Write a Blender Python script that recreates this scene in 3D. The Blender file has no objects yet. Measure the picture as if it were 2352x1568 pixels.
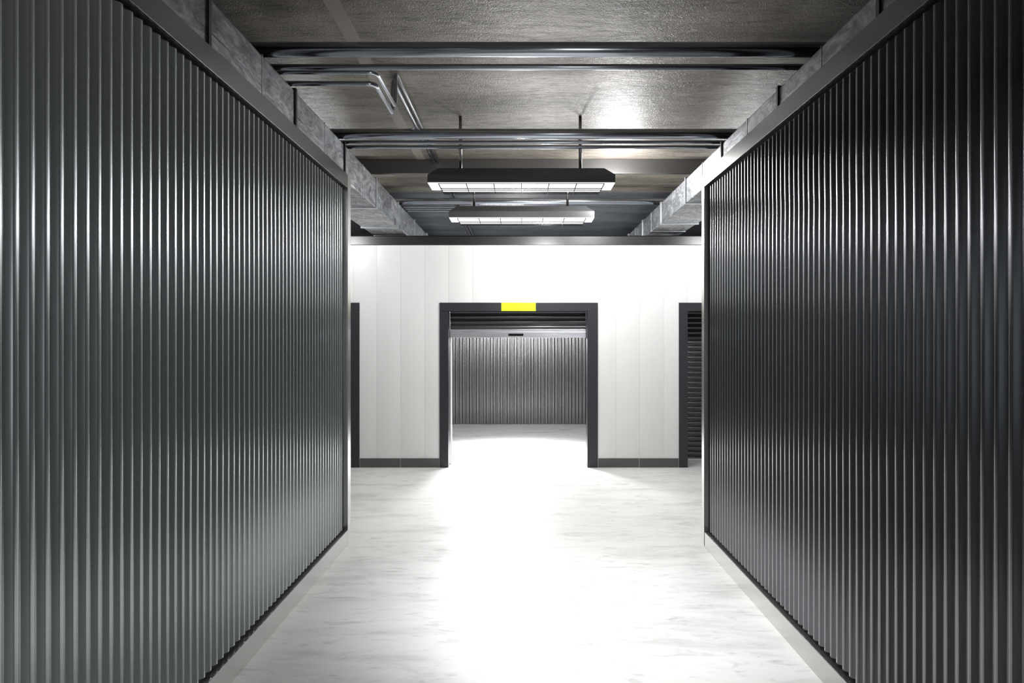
import bpy, bmesh, math, random
from mathutils import Vector
random.seed(4)
S = bpy.context.scene
C = S.collection
PI = math.pi

# ------------------------------------------------------------------ helpers
def link(o, parent=None):
    C.objects.link(o)
    if parent: o.parent = parent
    return o

def box(bm, x0, x1, y0, y1, z0, z1, bev=0.0):
    vs = [bm.verts.new((x, y, z)) for z in (z0, z1) for x, y in ((x0, y0), (x1, y0), (x1, y1), (x0, y1))]
    fs = []
    for q in ((3, 2, 1, 0), (4, 5, 6, 7), (0, 1, 5, 4), (1, 2, 6, 5), (2, 3, 7, 6), (3, 0, 4, 7)):
        fs.append(bm.faces.new([vs[i] for i in q]))
    if bev > 0:
        es = list({e for f in fs for e in f.edges})
        bmesh.ops.bevel(bm, geom=es, offset=bev, segments=2, affect='EDGES', profile=0.6)
    return bm

def tube(bm, pts, r, seg=16, cap=True):
    pts = [Vector(p) for p in pts]
    rings = []
    n = len(pts)
    up = None
    for i, p in enumerate(pts):
        if i == 0: t = pts[1] - pts[0]
        elif i == n-1: t = pts[-1] - pts[-2]
        else: t = (pts[i+1] - p).normalized() + (p - pts[i-1]).normalized()
        t.normalize()
        if up is None:
            up = Vector((0, 0, 1)) if abs(t.z) < 0.9 else Vector((1, 0, 0))
        u = (up - t * up.dot(t)).normalized()
        up = u
        v = t.cross(u)
        rings.append([bm.verts.new(p + (u*math.cos(a) + v*math.sin(a))*r) for a in [2*PI*k/seg for k in range(seg)]])
    for a, b in zip(rings[:-1], rings[1:]):
        for k in range(seg):
            f = bm.faces.new((a[k], a[(k+1) % seg], b[(k+1) % seg], b[k])); f.smooth = True
    if cap:
        bm.faces.new(list(reversed(rings[0]))); bm.faces.new(rings[-1])
    return bm

def bend(pts, rad, seg=7):
    """round the corners of a polyline"""
    pts = [Vector(p) for p in pts]
    out = [pts[0]]
    for i in range(1, len(pts)-1):
        p = pts[i]; a = (pts[i-1]-p); b = (pts[i+1]-p)
        r = min(rad, a.length*0.49, b.length*0.49)
        a = p + a.normalized()*r; b = p + b.normalized()*r
        for k in range(seg+1):
            t = k/seg
            out.append(a*(1-t)**2 + p*2*t*(1-t) + b*t**2)
    out.append(pts[-1])
    return out

def obj(name, bm, m, parent=None, smooth=False):
    bmesh.ops.recalc_face_normals(bm, faces=bm.faces)
    me = bpy.data.meshes.new(name)
    bm.to_mesh(me); bm.free()
    if smooth:
        for p in me.polygons: p.use_smooth = True
    me.materials.append(m)
    return link(bpy.data.objects.new(name, me), parent)

def struct(name, bm, m, parent=None, label=None):
    o = obj(name, bm, m, parent)
    if parent is None: o['kind'] = 'structure'
    if label: o['label'] = label
    return o

def empty(name, loc=(0, 0, 0)):
    o = bpy.data.objects.new(name, None)
    o.empty_display_size = 0.2
    o.location = loc
    return link(o)

def tag(o, label, cat, group=None):
    o['label'] = label; o['category'] = cat
    if group: o['group'] = group
    return o

def rebase(o, p):
    """move the origin of a mesh object to world point p without moving it"""
    p = Vector(p)
    for v in o.data.vertices: v.co -= p
    o.location = p
    return o

# ------------------------------------------------------------------ materials
def mat(name, col=(0.5, 0.5, 0.5), rough=0.5, metal=0.0, spec=0.5, emit=None, estr=0.0):
    m = bpy.data.materials.new(name); m.use_nodes = True
    b = m.node_tree.nodes['Principled BSDF']
    b.inputs['Base Color'].default_value = (*col, 1)
    b.inputs['Roughness'].default_value = rough
    b.inputs['Metallic'].default_value = metal
    b.inputs['Specular IOR Level'].default_value = spec
    if emit:
        b.inputs['Emission Color'].default_value = (*emit, 1)
        b.inputs['Emission Strength'].default_value = estr
    return m

class NT:
    def __init__(s, m):
        s.t = m.node_tree; s.b = s.t.nodes['Principled BSDF']
        s.co = s.t.nodes.new('ShaderNodeTexCoord')
    def map(s, scale=(1, 1, 1), rot=(0, 0, 0), loc=(0, 0, 0)):
        n = s.t.nodes.new('ShaderNodeMapping')
        n.inputs['Scale'].default_value = scale; n.inputs['Rotation'].default_value = rot
        n.inputs['Location'].default_value = loc
        s.t.links.new(s.co.outputs['Object'], n.inputs['Vector'])
        return n.outputs['Vector']
    def noise(s, v, scale, detail=6, rough=0.6, dist=0.0):
        n = s.t.nodes.new('ShaderNodeTexNoise')
        n.inputs['Scale'].default_value = scale; n.inputs['Detail'].default_value = detail
        n.inputs['Roughness'].default_value = rough; n.inputs['Distortion'].default_value = dist
        s.t.links.new(v, n.inputs['Vector'])
        return n.outputs['Fac']
    def ramp(s, f, stops):
        n = s.t.nodes.new('ShaderNodeValToRGB')
        e = n.color_ramp.elements
        while len(e) < len(stops): e.new(0.5)
        for i, (p, c) in enumerate(stops):
            e[i].position = p
            e[i].color = (*c, 1) if isinstance(c, (tuple, list)) else (c, c, c, 1)
        s.t.links.new(f, n.inputs['Fac'])
        return n.outputs['Color']
    def mix(s, a, b, f, mode='MIX'):
        n = s.t.nodes.new('ShaderNodeMix'); n.data_type = 'RGBA'; n.blend_type = mode
        for k, v in ((0, f), (6, a), (7, b)):
            if isinstance(v, (int, float)): n.inputs[k].default_value = v
            elif isinstance(v, tuple): n.inputs[k].default_value = (*v, 1)
            else: s.t.links.new(v, n.inputs[k])
        return n.outputs[2]
    def base(s, c): s.t.links.new(c, s.b.inputs['Base Color'])
    def rough(s, c): s.t.links.new(c, s.b.inputs['Roughness'])
    def bump(s, f, strength, dist):
        n = s.t.nodes.new('ShaderNodeBump')
        n.inputs['Strength'].default_value = strength; n.inputs['Distance'].default_value = dist
        s.t.links.new(f, n.inputs['Height']); s.t.links.new(n.outputs['Normal'], s.b.inputs['Normal'])

# polished pale concrete floor, faint cross-wise cloudy streaks
M_floor = mat('floor_concrete', (0.75, 0.75, 0.74), 0.38)
n = NT(M_floor)
f1 = n.noise(n.map((0.55, 1.7, 1)), 1.7, 8, 0.66, 0.6)
f2 = n.noise(n.map((0.9, 2.8, 1), loc=(3, 1, 0)), 4.6, 8, 0.66, 0.8)
c1 = n.ramp(f1, [(0.30, (0.58, 0.58, 0.57)), (0.47, (0.80, 0.80, 0.79)), (0.70, (0.87, 0.87, 0.86))])
c2 = n.ramp(f2, [(0.30, 0.66), (0.46, 0.98), (0.7, 1.0)])
n.base(n.mix(c1, c2, 0.85, 'MULTIPLY'))
n.rough(n.ramp(f1, [(0.3, 0.50), (0.7, 0.40)]))

def ceiling_mat(name, dark, mid, light, patch):
    m = mat(name, mid, 0.5, 0.0, 0.5)
    n = NT(m)
    a = n.noise(n.map((0.5, 1.8, 1)), 1.6, 9, 0.62, 0.3)
    b = n.noise(n.map((0.8, 4.0, 1), loc=(5, 2, 0)), 7, 8, 0.7, 0.5)
    col = n.ramp(a, [(0.30, dark), (0.52, mid), (0.74, light)])
    col = n.mix(col, n.ramp(b, [(0.34, 0.35), (0.50, 0.92), (0.75, 1.0)]), 0.8, 'MULTIPLY')
    p = n.noise(n.map((0.9, 2.2, 1), loc=(8, 4, 0)), 3.6, 2, 0.4)
    col = n.mix(col, patch, n.ramp(p, [(0.715, 0.0), (0.73, 0.55)]))
    n.base(col)
    w = n.noise(n.map((1.0, 1.3, 1)), 30, 2, 0.5, 2.6)
    n.bump(w, 0.7, 0.011)
    n.rough(n.ramp(b, [(0.3, 0.58), (0.7, 0.42)]))
    return m
M_ceil = ceiling_mat('ceiling_concrete_brown', (0.095, 0.083, 0.068), (0.185, 0.165, 0.14), (0.27, 0.245, 0.215), (0.36, 0.31, 0.22))
M_ceil2 = ceiling_mat('ceiling_concrete_light_tint', (0.045, 0.052, 0.06), (0.09, 0.10, 0.115), (0.15, 0.165, 0.18), (0.12, 0.13, 0.14))  # same ceiling farther back; its dimmer, cooler light is put into the colour

def rib_mat(name, col, metal, r0, r1, spec):
    m = mat(name, col, 0.2, metal, spec)
    n = NT(m); a = n.noise(n.map((1, 1, 0.15)), 9, 3)
    n.rough(n.ramp(a, [(0.3, r0), (0.7, r1)]))
    return m
M_rib_l = rib_mat('corrugated_steel_lit', (0.30, 0.325, 0.335), 0.66, 0.19, 0.24, 0.8)  # left wall: paler copy of the steel, its stronger light painted in
M_rib_r = rib_mat('corrugated_steel_shaded', (0.145, 0.147, 0.158), 0.95, 0.18, 0.22, 0.8)  # right wall: darker copy of the steel, its weaker light painted in
M_rib = rib_mat('dark_corrugated_steel', (0.27, 0.27, 0.27), 0.97, 0.22, 0.27, 0.8)
M_rail = mat('brushed_grey_rail', (0.50, 0.50, 0.49), 0.27, 0.95, 0.5)
M_rail_top = mat('rail_shaded', (0.13, 0.13, 0.128), 0.3, 0.95, 0.5)  # darker copy of the rail metal; reflection of the dark ceiling painted in
M_end = mat('rail_end_metal', (0.42, 0.42, 0.42), 0.3, 0.7)
M_panel = mat('white_sandwich_panel', (0.72, 0.725, 0.72), 0.34, 0.0, 0.5)
M_seam = mat('panel_seam_grey', (0.35, 0.36, 0.36), 0.5)
M_trim = mat('dark_top_trim', (0.055, 0.055, 0.055), 0.34, 0.85)
M_frame = mat('anthracite_door_frame', (0.034, 0.036, 0.042), 0.34, 0.4)
M_base = mat('grey_skirting', (0.085, 0.085, 0.083), 0.4, 0.1)
M_slat = mat('anthracite_shutter', (0.085, 0.088, 0.092), 0.26, 0.7)
M_alu = mat('brushed_aluminium', (0.62, 0.63, 0.68), 0.28, 0.85)
n = NT(M_alu); a = n.noise(n.map((0.7, 1, 26)), 5, 4); n.base(n.ramp(a, [(0.3, (0.42, 0.43, 0.48)), (0.7, (0.75, 0.76, 0.8))]))
M_slot = mat('black_plastic', (0.004, 0.004, 0.005), 0.6, 0.0, 0.1)
M_yellow = mat('fluorescent_yellow_sign', (0.56, 0.68, 0.003), 0.45)
M_pipe = mat('polished_steel_pipe', (0.42, 0.45, 0.50), 0.19, 1.0)
M_rod = mat('steel_rod', (0.35, 0.34, 0.33), 0.25, 1.0)
M_house = mat('charcoal_lamp_housing', (0.12, 0.123, 0.126), 0.33, 0.5)
M_wire = mat('black_guard_wire', (0.003, 0.003, 0.003), 0.7, 0.0, 0.05)
M_reflector = mat('white_lamp_rim', (0.5, 0.5, 0.5), 0.4, 0, 0.5, (1, 1, 1), 1.0)
M_lit = mat('lit_diffuser', (0.3, 0.3, 0.3), 0.5, 0, 0.3, (1.0, 0.99, 0.97), 1.6)
M_tubelit = mat('lit_tube', (0.3, 0.3, 0.3), 0.4, 0, 0.5, (1.0, 0.99, 0.97), 4.0)
M_beam = mat('satin_dark_beam', (0.15, 0.145, 0.14), 0.38, 0.85)
M_gasket = mat('dark_flange', (0.035, 0.038, 0.045), 0.35, 0.6)
M_plainwall = mat('painted_wall_grey', (0.10, 0.10, 0.10), 0.6)
M_strip = mat('ceiling_joint_strip', (0.225, 0.205, 0.18), 0.6)

def galv(name, lo, hi):
    m = mat(name, hi, 0.38, 0.55, 0.5)
    n = NT(m)
    a = n.noise(n.map((1.0, 0.55, 1.5), rot=(0.45, 0, 0)), 4.2, 10, 0.72, 2.6)
    b = n.noise(n.map((2, 0.6, 3.5), rot=(0.5, 0, 0)), 7, 6, 0.6, 2.4)
    col = n.ramp(a, [(0.36, lo), (0.5, tuple((x*0.55+y*0.45) for x, y in zip(lo, hi))), (0.64, hi)])
    n.base(n.mix(col, n.ramp(b, [(0.34, 0.4), (0.5, 1.0)]), 0.6, 'MULTIPLY'))
    n.rough(n.ramp(b, [(0.3, 0.5), (0.7, 0.36)]))
    n.bump(a, 0.25, 0.02)
    return m
M_duct = galv('galvanised_duct', (0.10, 0.107, 0.118), (0.40, 0.413, 0.43))
M_bead = mat('bright_duct_seam', (0.6, 0.62, 0.65), 0.3, 0.8)

# ------------------------------------------------------------------ dimensions
CAMH = 1.8
ZC = 3.9            # ceiling
ZP = 3.225          # top of partitions
YB = 10.0           # face of the far white wall
XL, XR = -1.522, 1.571
YNEAR = -2.6

# ------------------------------------------------------------------ setting: floor and ceiling
bm = bmesh.new(); box(bm, -7, 7, YNEAR, 15.3, -0.12, 0)
struct('floor', bm, M_floor)
bm = bmesh.new(); box(bm, -7, 7, YNEAR, 10.35, ZC, ZC+0.2)
struct('ceiling', bm, M_ceil)
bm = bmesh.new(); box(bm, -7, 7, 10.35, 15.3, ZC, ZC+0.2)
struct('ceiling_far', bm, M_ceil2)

# shallow joint strip along the ceiling
bm = bmesh.new(); box(bm, -1.24, -1.14, YNEAR+0.02, 10.3, ZC-0.006, ZC)
struct('trim_1', bm, M_strip)

# ------------------------------------------------------------------ corrugated sheets
P = 0.0722
def sheet_profile(t0, t1, phase, flip=False):
    """list of (along, out) points: trapezoid ribs with a slightly crowned top, far edge of the top at phase + k*P"""
    w, fk, h = 0.024, 0.0165, 0.017
    rib = [(-w-fk-0.002, 0.0), (-w-fk+0.0016, 0.0018), (-w-0.0022, h-0.0030), (-w-0.0006, h-0.0012), (-w+0.0014, h-0.0002)]
    for i in range(1, 7):
        u = i/7
        rib.append((-w+0.0014+(w-0.0034)*u, h-0.0002+0.0008*4*u*(1-u)))
    rib += [(-0.0020, h-0.0004), (-0.0004, h-0.0016), (0.0010, h-0.0034), (fk-0.0016, 0.0018), (fk+0.002, 0.0)]
    pts = [(t0, 0.0)]
    k = math.ceil((t0 + w + fk + 0.003 - phase)/P)
    while True:
        e = phase + k*P
        if e + fk + 0.003 > t1: break
        pts += [(e+a, o) for a, o in rib]
        k += 1
    pts.append((t1, 0.0))
    return pts

def sheet(name, axis, base, out, t0, t1, z0, z1, phase, m, parent, thick=0.004):
    """axis 'y': runs along Y at x=base, crests toward sign(out); axis 'x': runs along X at y=base"""
    bm = bmesh.new()
    front = sheet_profile(t0, t1, phase)
    def co(a, o, z):
        return (base + out*o, a, z) if axis == 'y' else (a, base + out*o, z)
    fl = [(bm.verts.new(co(a, o, z0)), bm.verts.new(co(a, o, z1))) for a, o in front]
    for (a0, b0), (a1, b1) in zip(fl[:-1], fl[1:]):
        f = bm.faces.new((a0, a1, b1, b0))
    # back face
    bb = [bm.verts.new(co(t, -thick, z)) for t, z in ((t0, z0), (t1, z0), (t1, z1), (t0, z1))]
    bm.faces.new(bb)
    bm.faces.new((fl[0][0], fl[0][1], bb[3], bb[0])); bm.faces.new((fl[-1][1], fl[-1][0], bb[1], bb[2]))
    o = obj(name, bm, m, parent)
    me = o.data
    for p in me.polygons: p.use_smooth = abs(p.normal.z) < 0.5
    me.set_sharp_from_angle(angle=math.radians(50))
    return o

def partition(name, X, sgn, yend, postw, phase, gap, m):
    """X: plane of the rails' face, sgn: direction from the aisle outward"""
    root = empty(name, (X + sgn*0.05, YNEAR, 0)); root['kind'] = 'structure'
    root.location = (0, 0, 0)
    x0, x1 = sorted((X, X + sgn*0.11))
    ye = yend - postw
    sheet('corrugated_sheet', 'y', X + sgn*0.045, -sgn, YNEAR, ye - 0.028, 0.147, 3.094, phase, m, root)
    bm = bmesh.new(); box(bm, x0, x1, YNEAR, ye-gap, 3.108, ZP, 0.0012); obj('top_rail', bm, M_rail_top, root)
    bm = bmesh.new(); box(bm, x0, x1, YNEAR, ye-gap, 0.0, 0.127, 0.004); obj('bottom_rail', bm, M_rail, root)
    bm = bmesh.new()
    # end post: rounded outer corner and clipped top corner
    prof = [(0.0, ye), (0.0, yend-0.02), (0.02, yend), (0.11, yend), (0.11, ye)]
    def v(p, z): return bm.verts.new((X + sgn*p[0], p[1], z))
    zt = [ZP, ZP-0.02, ZP-0.05, ZP-0.05, ZP]
    lo = [v(p, 0) for p in prof]; hi = [v(p, z) for p, z in zip(prof, zt)]
    bm.faces.new(lo); 
    bm.faces.new((hi[0], hi[1], hi[4])); bm.faces.new((hi[1], hi[2], hi[4])); bm.faces.new((hi[2], hi[3], hi[4]))
    for i in range(5): bm.faces.new((lo[i], lo[(i+1) % 5], hi[(i+1) % 5], hi[i]))
    obj('end_post', bm, M_rail, root)
    # black backing leaf; bare strips beside the rails paint in their shadow
    bm = bmesh.new(); xa, xb = sorted((X + sgn*0.05, X + sgn*0.075)); box(bm, xa, xb, YNEAR, ye-0.005, 0.12, 3.11)
    obj('backing_board', bm, M_slot, root)
    # dark joint in front of the post
    return root

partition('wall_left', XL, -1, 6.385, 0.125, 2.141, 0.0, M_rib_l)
partition('wall_right', XR, 1, 6.315, 0.10, 2.351+0.015, 0.018, M_rib_r)

# front walls of the units either side (face the cross aisle)
for s, nm, y in ((-1, 'wall_left_aisle', 6.35), (1, 'wall_right_aisle', 6.28)):
    bm = bmesh.new()
    xs = sorted((s*1.70, s*7.0))
    box(bm, xs[0], xs[1], y-0.1, y, 0, ZP)
    struct(nm, bm, M_panel)
bm = bmesh.new(); box(bm, -7.1, -7, YNEAR, 15.3, 0, ZC); struct('wall_left_outer', bm, M_plainwall)
bm = bmesh.new(); box(bm, 7, 7.1, YNEAR, 15.3, 0, ZC); struct('wall_right_outer', bm, M_plainwall)
bm = bmesh.new(); box(bm, -7, 7, YNEAR-0.1, YNEAR, 0, ZC); struct('wall_rear', bm, M_plainwall)

# ------------------------------------------------------------------ far white panel wall
DOORS = [(-4.467, -2.267), (-1.152, 1.048), (2.176, 4.376)]   # outer edges of the frames
JW = {0: (0.125, 0.118), 1: (0.122, 0.145), 2: (0.121, 0.125)}
ZH = 2.291; ZO = 2.170
joints = [(811 + 54.85*k - 1200)/165.0 for k in range(-12, 30)]
joints = [j for j in joints if -6.99 < j < 6.99]
cuts = sorted(set([-7.0, 7.0] + joints + [e for d in DOORS for e in d]))
bm = bmesh.new()
SEG = 8
edges = [-7.0] + joints + [7.0]
door_edges = [e for d in DOORS for e in d]
for pa, pb in zip(edges[:-1], edges[1:]):
    # each panel bows very slightly out of plane between its two joints
    g = 0.0007
    aa, bb = pa+g, pb-g
    xs = sorted([aa + (bb-aa)*i/SEG for i in range(SEG+1)] + [e for e in door_edges if aa+0.002 < e < bb-0.002])
    def off(x):
        t = (x-aa)/(bb-aa)
        return 0.0050*4*t*(1-t)*min(1.0, (pb-pa)/0.33)
    rows = [[bm.verts.new((x, YB-off(x), z)) for x in xs] for z in (0.0, ZH, 3.09)]
    for i in range(len(xs)-1):
        mid = (xs[i]+xs[i+1])/2
        f = bm.faces.new((rows[1][i], rows[1][i+1], rows[2][i+1], rows[2][i])); f.smooth = True
        if not any(d[0] < mid < d[1] for d in DOORS):
            f = bm.faces.new((rows[0][i], rows[0][i+1], rows[1][i+1], rows[1][i])); f.smooth = True
    for i, x in ((0, aa), (-1, bb)):
        z0 = ZH if any(d[0] < x < d[1] for d in DOORS) else 0.0
        q = [bm.verts.new(c) for c in ((x, YB, z0), (x, YB+0.006, z0), (x, YB+0.006, 3.09), (x, YB, 3.09))]
        bm.faces.new(q)
for v in [v for v in bm.verts if not v.link_faces]: bm.verts.remove(v)
wb = struct('wall_back', bm, M_panel)
# core behind the facing
bm = bmesh.new()
segs = [(-7.0, DOORS[0][0]), (DOORS[0][1], DOORS[1][0]), (DOORS[1][1], DOORS[2][0]), (DOORS[2][1], 7.0)]
for a, b in segs: box(bm, a, b, YB+0.005, YB+0.1, 0, 3.09)
for d in DOORS: box(bm, d[0], d[1], YB+0.005, YB+0.1, ZH, 3.09)
obj('panel_core', bm, M_seam, wb)
# dark capping over the wall
bm = bmesh.new(); box(bm, -6.99, 6.99, YB-0.03, YB+0.12, 3.092, 3.212, 0.003)
struct('trim_2', bm, M_trim)
bm = bmesh.new(); box(bm, -6.99, 6.99, YB-0.035, YB+0.125, 3.213, 3.219)
struct('trim_3', bm, M_slot)

# skirting boards, two pieces on each pier
def skirt(name, a, b, mid):
    bm = bmesh.new()
    box(bm, a+0.008, mid-0.005, YB-0.014, YB, 0.0, 0.127, 0.002)
    struct(name, bm, M_base)
    bm = bmesh.new()
    box(bm, mid+0.005, b-0.008, YB-0.014, YB, 0.0, 0.127, 0.002)
    struct(name, bm, M_base)
skirt('baseboard_left', DOORS[0][1], DOORS[1][0], (920-1200)/165)
skirt('baseboard_right', DOORS[1][1], DOORS[2][0], (1468-1200)/165)

# ------------------------------------------------------------------ roller doors
def slat_profile(z_top, z_bot, pitch=0.0735):
    """(z, out) going down: a flat-ish belly, then two small ridges"""
    pts = []
    z = z_top
    while z > z_bot + 1e-4:
        for dz, o in ((0.0, 0.0), (0.006, 0.006), (0.016, 0.011), (0.028, 0.012), (0.040, 0.010), (0.048, 0.004),
                      (0.051, 0.000), (0.055, 0.007), (0.060, 0.009), (0.064, 0.005), (0.067, 0.0), (0.0705, 0.004)):
            zz = z - dz
            if zz >= z_bot: pts.append((zz, o))
        z -= pitch
    pts.append((z_bot, 0.0))
    return pts

def curtain(parent, x0, x1, y, z0, z1):
    bm = bmesh.new()
    pr = slat_profile(z1, z0)
    L = [bm.verts.new((x0, y-o, z)) for z, o in pr]; R = [bm.verts.new((x1, y-o, z)) for z, o in pr]
    for i in range(len(pr)-1):
        f = bm.faces.new((L[i], R[i], R[i+1], L[i+1])); f.smooth = True
    B = [bm.verts.new(c) for c in ((x0, y+0.01, z0), (x1, y+0.01, z0), (x1, y+0.01, z1), (x0, y+0.01, z1))]
    bm.faces.new(B)
    bm.faces.new((L[-1], R[-1], B[1], B[0]))
    bm.faces.new((R[0], L[0], B[3], B[2]))
    o = obj('shutter_curtain', bm, M_slat, parent)
    o.data.set_sharp_from_angle(angle=math.radians(40))
    return o

def roller_door(i, name, y_cur, zlow, depth, slot=None):
    d = DOORS[i]; jl, jr = JW[i]
    root = empty(name); root['kind'] = 'structure'
    yf = YB - 0.02
    bm = bmesh.new(); box(bm, d[0], d[1], yf, YB+0.16, ZO+0.004, ZH, 0.002); obj('header', bm, M_frame, root)
    bm = bmesh.new(); box(bm, d[0], d[0]+jl, yf, YB+depth, 0, ZO, 0.002); obj('jamb', bm, M_frame, root)
    bm = bmesh.new(); box(bm, d[1]-jr, d[1], yf, YB+depth, 0, ZO, 0.002); obj('jamb', bm, M_frame, root)
    # soffit box hiding the roll
    bm = bmesh.new(); box(bm, d[0]+0.02, d[1]-0.02, YB+0.165, y_cur+0.25, ZO+0.03, ZO+0.34); obj('roll_box', bm, M_slot, root)
    x0, x1 = d[0]+jl+0.003, d[1]-jr-0.003
    cur = curtain(root, x0, x1, y_cur, zlow, ZO+0.029)
    bm = bmesh.new()
    box(bm, x0, x1, y_cur-0.022, y_cur+0.012, zlow-0.034, zlow, 0.003)
    box(bm, x0, x1, y_cur-0.034, y_cur+0.012, zlow-0.120 if slot else zlow-0.05, zlow-0.0345, 0.005)
    bar = obj('bottom_bar', bm, M_alu, root)
    if slot:
        bm = bmesh.new()
        cx = slot; zc = zlow - 0.079
        pts = []
        w, h, r = 0.107, 0.0165, 0.009
        for (sx, sz, a0) in ((1, 1, 0), (-1, 1, PI/2), (-1, -1, PI), (1, -1, 1.5*PI)):
            for k in range(5):
                a = a0 + PI/2*k/4
                pts.append((cx + sx*(w-r) + r*math.cos(a), zc + sz*(h-r) + r*math.sin(a)))
        A = [bm.verts.new((x, y_cur-0.0375, z)) for x, z in pts]; B = [bm.verts.new((x, y_cur-0.030, z)) for x, z in pts]
        bm.faces.new(A); bm.faces.new(B)
        for k in range(len(A)): bm.faces.new((A[k], A[(k+1) % len(A)], B[(k+1) % len(A)], B[k]))
        obj('handle_slot', bm, M_slot, bar)
    return root
YC = 10.20
roller_door(0, 'door_1', 10.45, 0.05, 0.48)
roller_door(1, 'door_2', YC, 1.8+(776-756)/1650*YC, 0.21, slot=(1185-1200)/1650*YC)
roller_door(2, 'door_3', 10.45, 0.05, 0.48)

# white reveal inside the open doorway
bm = bmesh.new(); box(bm, DOORS[1][0]+0.126, DOORS[1][0]+0.138, YB+0.235, YB+0.36, 0.0, 2.17)
struct('trim_4', bm, M_panel)
# yellow plate on the header of the middle door
bm = bmesh.new(); box(bm, (1151.5-1200)/165, (1230.5-1200)/165, YB-0.0235, YB-0.0203, 2.1745, 2.291, 0.0008)
o = obj('door_sign', bm, M_yellow)
rebase(o, ((1191-1200)/165, YB-0.022, 2.17))
tag(o, 'blank fluorescent yellow plate on the dark header above the open roller door', 'sign')

# ------------------------------------------------------------------ storage unit behind the open door
root = empty('wall_unit_back'); root['kind'] = 'structure'
sheet('corrugated_sheet', 'x', 15.0, -1, -2.4, 2.3, 0.0, 3.15, 0.01, M_rib, root)
for nm, x in (('wall_unit_left', -2.05), ('wall_unit_right', 1.93)):
    root = empty(nm); root['kind'] = 'structure'
    s = 1 if x < 0 else -1
    sheet('corrugated_sheet', 'y', x, s, 10.55, 14.97, 0.0, 3.15, 10.6, M_rib, root)
bm = bmesh.new(); box(bm, -7, 7, 15.2, 15.3, 0, ZC); struct('wall_far', bm, M_plainwall)

# ------------------------------------------------------------------ ducts
def duct(name, xi, xo, z0, z1, flanges, seams, dark_upto, label, bead_z=None):
    root = empty(name, ((xi+xo)/2, YNEAR+0.05, z0)); inv = root.location.copy()
    a, b = sorted((xi, xo))
    s = 1 if xi > xo else -1       # direction towards the aisle
    y0, y1 = YNEAR+0.05, 15.15
    bm = bmesh.new()
    ys = [y0] + flanges + [y1]
    for p, q in zip(ys[:-1], ys[1:]): box(bm, a, b, p+0.001, q-0.001, z0, z1, 0.012)
    # raised crease on the aisle face, from flange to seam
    if bead_z:
        for f in flanges:
            ss = [t for t in seams if t > f]
            if ss:
                e = min(ss)
                tube(bm, [(xi - s*0.001, f+0.03, bead_z), (xi - s*0.001, e, bead_z)], 0.004, 8)
    o = obj('duct_body', bm, M_duct, root); 
    for v in o.data.vertices: v.co -= inv
    for f in flanges:
        bm = bmesh.new()
        e = 0.013
        w = 0.016
        dark = f < dark_upto
        for (xa, xb, za, zb) in ((a-e, a+0.002, z0-e, z1+e), (b-0.002, b+e, z0-e, z1+e), (a, b, z0-e, z0+0.002), (a, b, z1-0.002, z1+e)):
            box(bm, xa, xb, f-w, f+w, za, zb)
        o = obj('flange', bm, M_gasket if dark else M_bead, root)
        o['label'] = 'dark flange ring' if dark else 'bright flange ring'
        for v in o.data.vertices: v.co -= inv
    for f in seams:
        bm = bmesh.new(); e = 0.003; w = 0.004
        for (xa, xb, za, zb) in ((a-e, a+0.001, z0-e, z1+e), (b-0.001, b+e, z0-e, z1+e), (a, b, z0-e, z0+0.001), (a, b, z1-0.001, z1+e)):
            box(bm, xa, xb, f-w, f+w, za, zb)
        o = obj('seam_band', bm, M_bead, root)
        for v in o.data.vertices: v.co -= inv
    tag(root, label, 'duct', 'air ducts above the corrugated walls')
    return root
fl = [3.70 + 1.412*k for k in range(-4, 9)]
duct('ventilation_duct', -1.62, -2.09, 3.241, 3.561, [f for f in fl if YNEAR+0.3 < f < 15],
     [f+0.77 for f in fl if YNEAR+0.3 < f < 14.2], 7.0,
     'long galvanised rectangular air duct above the top rail of the left corrugated wall', 3.385)
fr = [3.577 + 1.413*k for k in range(-4, 9)]
duct('ventilation_duct', 1.78, 2.25, 3.271, 3.535, [f for f in fr if YNEAR+0.3 < f < 15],
     [f+0.70 for f in fr if YNEAR+0.3 < f < 14.2], 7.0,
     'long galvanised rectangular air duct above the top rail of the right corrugated wall')

# ------------------------------------------------------------------ cross beam
bm = bmesh.new(); box(bm, -6.98, 6.98, 8.43, 8.49, 3.731, ZC-0.001, 0.004)
struct('trim_6', bm, M_beam)

# ------------------------------------------------------------------ pipes across the aisle
def pipe(name, y, z, r, label, x0=-6.9, x1=6.9):
    bm = bmesh.new()
    tube(bm, [(x0, y, z), (x1, y, z)], r, 28)
    o = obj(name, bm, M_pipe); rebase(o, (0, y, z))
    tag(o, label, 'pipe', 'steel pipes crossing under the ceiling')
    # clips to the ceiling
    for x in (-2.6, 2.75):
        bm = bmesh.new()
        tube(bm, [(x, y, z+r*0.9), (x, y, ZC)], 0.006, 8)
        c = obj('hanger_rod', bm, M_rod, o)
        for v in c.data.vertices: v.co -= Vector((0, y, z))
        bm = bmesh.new()
        tube(bm, [(x-0.015, y, z), (x+0.015, y, z)], r*1.12, 20)
        c = obj('pipe_clamp', bm, M_rod, o)
        for v in c.data.vertices: v.co -= Vector((0, y, z))
    return o
pipe('ceiling_pipe', 4.586, 3.640, 0.047, 'thick steel pipe crossing under the ceiling nearest the viewer, topmost in the photo')
pipe('ceiling_pipe', 4.775, 3.600, 0.020, 'thin straight steel pipe just behind the nearest thick cross pipe')
pipe('ceiling_pipe', 6.450, 3.630, 0.047, 'thick steel cross pipe in front of the nearer lamp rods')
pipe('ceiling_pipe', 6.610, 3.600, 0.018, 'thin cross pipe right behind the middle thick pipe, upper of two')
pipe('ceiling_pipe', 6.775, 3.600, 0.018, 'thin cross pipe above the nearer lamp, lower of two')
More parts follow.
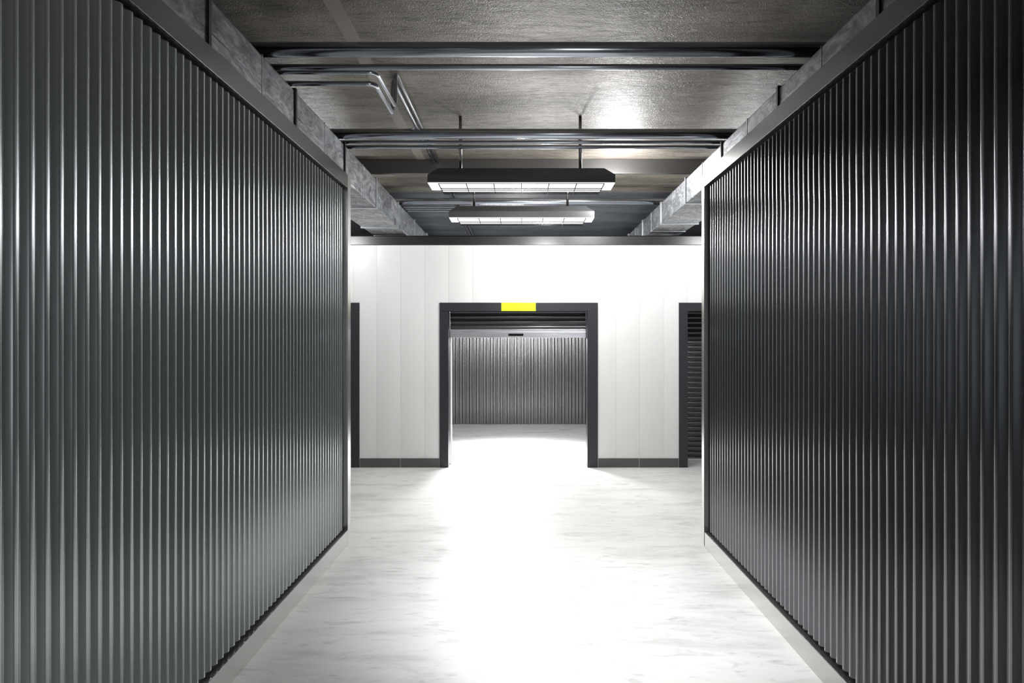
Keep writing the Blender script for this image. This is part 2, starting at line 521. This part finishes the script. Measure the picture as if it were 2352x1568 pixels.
pipe('ceiling_pipe', 9.620, 3.630, 0.045, 'thick steel cross pipe farthest away, seen between the two lamps')

def conduit(pts, r, label, rad=0.07):
    bm = bmesh.new(); tube(bm, bend(pts, rad), r, 14)
    o = obj('bent_conduit', bm, M_pipe); rebase(o, pts[0]); tag(o, label, 'conduit', 'bent conduits left of the aisle'); return o
conduit([(-6.9, 4.844, 3.590), (-0.985, 4.844, 3.590), (-0.985, 5.58, 3.590), (-0.985, 5.58, 3.862), (-0.985, 15.1, 3.862)], 0.014,
        'bent steel conduit, inner and nearer one of the pair kinking upward left of the aisle')
conduit([(-6.9, 5.052, 3.588), (-1.035, 5.052, 3.588), (-1.035, 5.74, 3.588), (-1.035, 5.74, 3.862), (-1.035, 15.1, 3.862)], 0.018,
        'bent steel conduit, outer and lower one of the pair kinking upward left of the aisle')
for i, (y, x, l) in enumerate(((9.80, -0.86, 'uppermost'), (9.95, -0.91, 'middle'), (10.10, -0.96, 'lowest'))):
    conduit([(-6.9, y, 3.588), (x, y, 3.588), (x, 15.1, 3.588)], 0.013,
            'thin far conduit turning behind the farther lamp, %s of three' % l, 0.05)

# ------------------------------------------------------------------ hanging lamps
def light(kind, name, loc, energy, col=(1, 1, 1), target=None, **kw):
    L = bpy.data.lights.new(name, kind); L.energy = energy; L.color = col
    for k, v in kw.items(): setattr(L, k, v)
    o = bpy.data.objects.new(name, L); o.location = loc; link(o)
    if target is not None:
        o.rotation_euler = (Vector(target)-Vector(loc)).to_track_quat('-Z', 'Y').to_euler()
    return o
def lamp(y, label, bx, by, bw):
    zb, zm, zt = 3.237, 3.313, 3.384
    root = empty('hanging_lamp', (-0.01, y, zb))
    W, D = 1.738/2, 0.332/2
    W2, D2 = W-0.095, D-0.055
    bm = bmesh.new()
    r0 = [(-W, -D), (W, -D), (W, D), (-W, D)]; r2 = [(-W2, -D2), (W2, -D2), (W2, D2), (-W2, D2)]
    A = [bm.verts.new((*p, 0.002)) for p in r0]; B = [bm.verts.new((*p, zm-zb)) for p in r0]; T = [bm.verts.new((*p, zt-zb)) for p in r2]
    for i in range(4):
        j = (i+1) % 4
        bm.faces.new((A[i], A[j], B[j], B[i])); bm.faces.new((B[i], B[j], T[j], T[i]))
    bm.faces.new(T)
    # inner lid so that the housing is a closed tray
    I = [bm.verts.new((p[0]*0.995, p[1]*0.97, 0.004)) for p in r0]
    bm.faces.new(I)
    bmesh.ops.bevel(bm, geom=[e for e in bm.edges if all(v.co.z > 0.05 for v in e.verts)], offset=0.003, segments=2, affect='EDGES')
    obj('housing', bm, M_house, root)
    # white rim
    bm = bmesh.new()
    box(bm, -W+0.003, -W+0.095, -D+0.003, D-0.003, -0.004, 0.003); box(bm, W-0.095, W-0.003, -D+0.003, D-0.003, -0.004, 0.003)
    box(bm, -W+0.095, W-0.095, -D+0.003, -D+0.02, -0.004, 0.003); box(bm, -W+0.095, W-0.095, D-0.02, D-0.003, -0.004, 0.003)
    obj('reflector_rim', bm, M_reflector, root)
    bm = bmesh.new()
    q = [bm.verts.new(c) for c in ((-W+0.098, -D+0.018, 0.003), (-W+0.098, D-0.018, 0.003), (-W+0.112, D-0.05, -0.034), (-W+0.112, -D+0.05, -0.034))]
    q2 = [bm.verts.new((-v.co.x, v.co.y, v.co.z)) for v in q]
    bm.faces.new(q); bm.faces.new(list(reversed(q2)))
    for i in range(4): bm.faces.new((q[i], q[(i+1) % 4], q2[(i+1) % 4], q2[i]))
    obj('diffuser', bm, M_lit, root)
    for yy in (-0.06, 0.06):
        bm = bmesh.new(); tube(bm, [(-W+0.13, yy, -0.034), (W-0.13, yy, -0.034)], 0.008, 12)
        obj('light_tube', bm, M_tubelit, root)
    # wire guard: long wires and seven hoops
    bm = bmesh.new()
    g0, g1, gz = D-0.012, D-0.045, -0.045
    wx = W-0.10
    R = 0.0040
    for (yy, zz, ww) in ((-g0, -0.005, wx), (g0, -0.005, wx), (-g1, gz, wx-0.02), (g1, gz, wx-0.02), (-0.045, gz, wx-0.02), (0.045, gz, wx-0.02)):
        tube(bm, [(-ww, yy, zz), (ww, yy, zz)], R, 6)
    for k in range(7):
        t = -1 + 2*k/6
        x0, x1 = t*wx, t*(wx-0.02)
        tube(bm, [(x0, -g0, -0.005), (x1, -g1, gz), (x1, g1, gz), (x0, g0, -0.005)], R, 6)
    obj('wire_guard', bm, M_wire, root)
    for xx in (-0.578, 0.558):
        bm = bmesh.new(); tube(bm, [(xx, 0, zt-zb-0.004), (xx, 0, ZC-zb)], 0.0155, 16)
        obj('suspension_rod', bm, M_rod, root)
    tag(root, label, 'lamp', 'hanging lamps over the aisle')
    # its light
    L = bpy.data.lights.new('lamp_light', 'AREA'); L.shape = 'RECTANGLE'; L.size = 1.5; L.size_y = 0.24; L.energy = LAMP_W
    L.color = (1, 0.99, 0.975)
    lo = bpy.data.objects.new('lamp_light', L); lo.location = (-0.01, y, zb-0.032); link(lo)
    # added fill point below the lamp, brightens walls and ceiling past the housing
    light('POINT', 'lamp_fill_light', (bx, y + by, zb-0.20), bw, (1, 0.99, 0.975), shadow_soft_size=0.05)
    return root
LAMP_W = 75
lamp(6.81, 'nearer charcoal hanging lamp with wire guard, on two rods behind the middle cross pipes', -0.01, 0.0, 45)
lamp(8.737, 'smaller-looking farther hanging lamp with wire guard, right in front of the white wall', 0.35, 0.2, 95)

# unseen point light beside the nearer lamp, no fixture, set from its highlights
light('POINT', 'unseen_point_light', (1.08, 8.0, 3.55), 88, shadow_soft_size=0.2)
# lamps out of view in the cross aisle and open unit, then added fill lights
light('POINT', 'cross_aisle_light', (2.75, 8.8, 3.2), 60, shadow_soft_size=0.1)
light('POINT', 'cross_aisle_light', (-2.6, 8.9, 3.2), 50, shadow_soft_size=0.1)
light('SPOT', 'unit_spot_light', (-0.55, 12.7, 2.35), 650, target=(0.45, 6.5, 0), shadow_soft_size=0.35, spot_size=math.radians(95), spot_blend=0.7)
light('POINT', 'unit_fill_light', (-0.1, 12.4, 3.0), 45, shadow_soft_size=0.1)  # added fill, lifts the far ceiling
light('SPOT', 'unit_floor_fill', (-0.1, 11.5, 3.05), 1800, target=(-0.1, 11.2, 0), shadow_soft_size=0.3, spot_size=math.radians(70), spot_blend=1.0)  # added spot, brightens the unit floor inside the doorway
light('SPOT', 'aisle_fill_spot', (0.5, 3.3, 3.7), 600, target=(0.6, 4.7, 0), shadow_soft_size=0.15, spot_size=math.radians(58), spot_blend=1.0)  # added spot with no lamp behind it, brightens the near floor
light('AREA', 'unit_rib_fill', (0.0, 10.58, 2.04), 85, target=(0.1, 15.0, 1.5), shape='RECTANGLE', size=0.3, size_y=0.15)  # added panel behind the shutter, puts a highlight on the unit's back ribs

for sx in (-1, 1): light('POINT', 'neighbour_fill_light', (sx*4.2, 12.3, 2.9), 45, shadow_soft_size=0.1)  # added fills, lighten the dark ceiling over the neighbouring units
# added unseen fill panel behind the viewer, lightens the left wall's ribs
light('AREA', 'side_fill_light', (1.42, -1.0, 1.75), 60, target=(-1.55, 0.1, 1.7), shape='RECTANGLE', size=1.4, size_y=1.6)

# ------------------------------------------------------------------ world, camera, view
w = bpy.data.worlds.new('world'); S.world = w; w.use_nodes = True
w.node_tree.nodes['Background'].inputs[0].default_value = (0.5, 0.55, 0.6, 1)
w.node_tree.nodes['Background'].inputs[1].default_value = 0.02

cam = bpy.data.cameras.new('camera'); co = bpy.data.objects.new('camera', cam); link(co)
co.location = (0, 0, CAMH); co.rotation_euler = (PI/2, 0, 0)
cam.sensor_width = 36; cam.lens = 36*1650/2352
cam.shift_x = -24/2352; cam.shift_y = -8/2352
cam.clip_start = 0.05
S.camera = co
S.view_settings.view_transform = 'Standard'; S.view_settings.look = 'None'
S.view_settings.gamma = 1; S.view_settings.use_curve_mapping = False
S.view_settings.exposure = 0.0
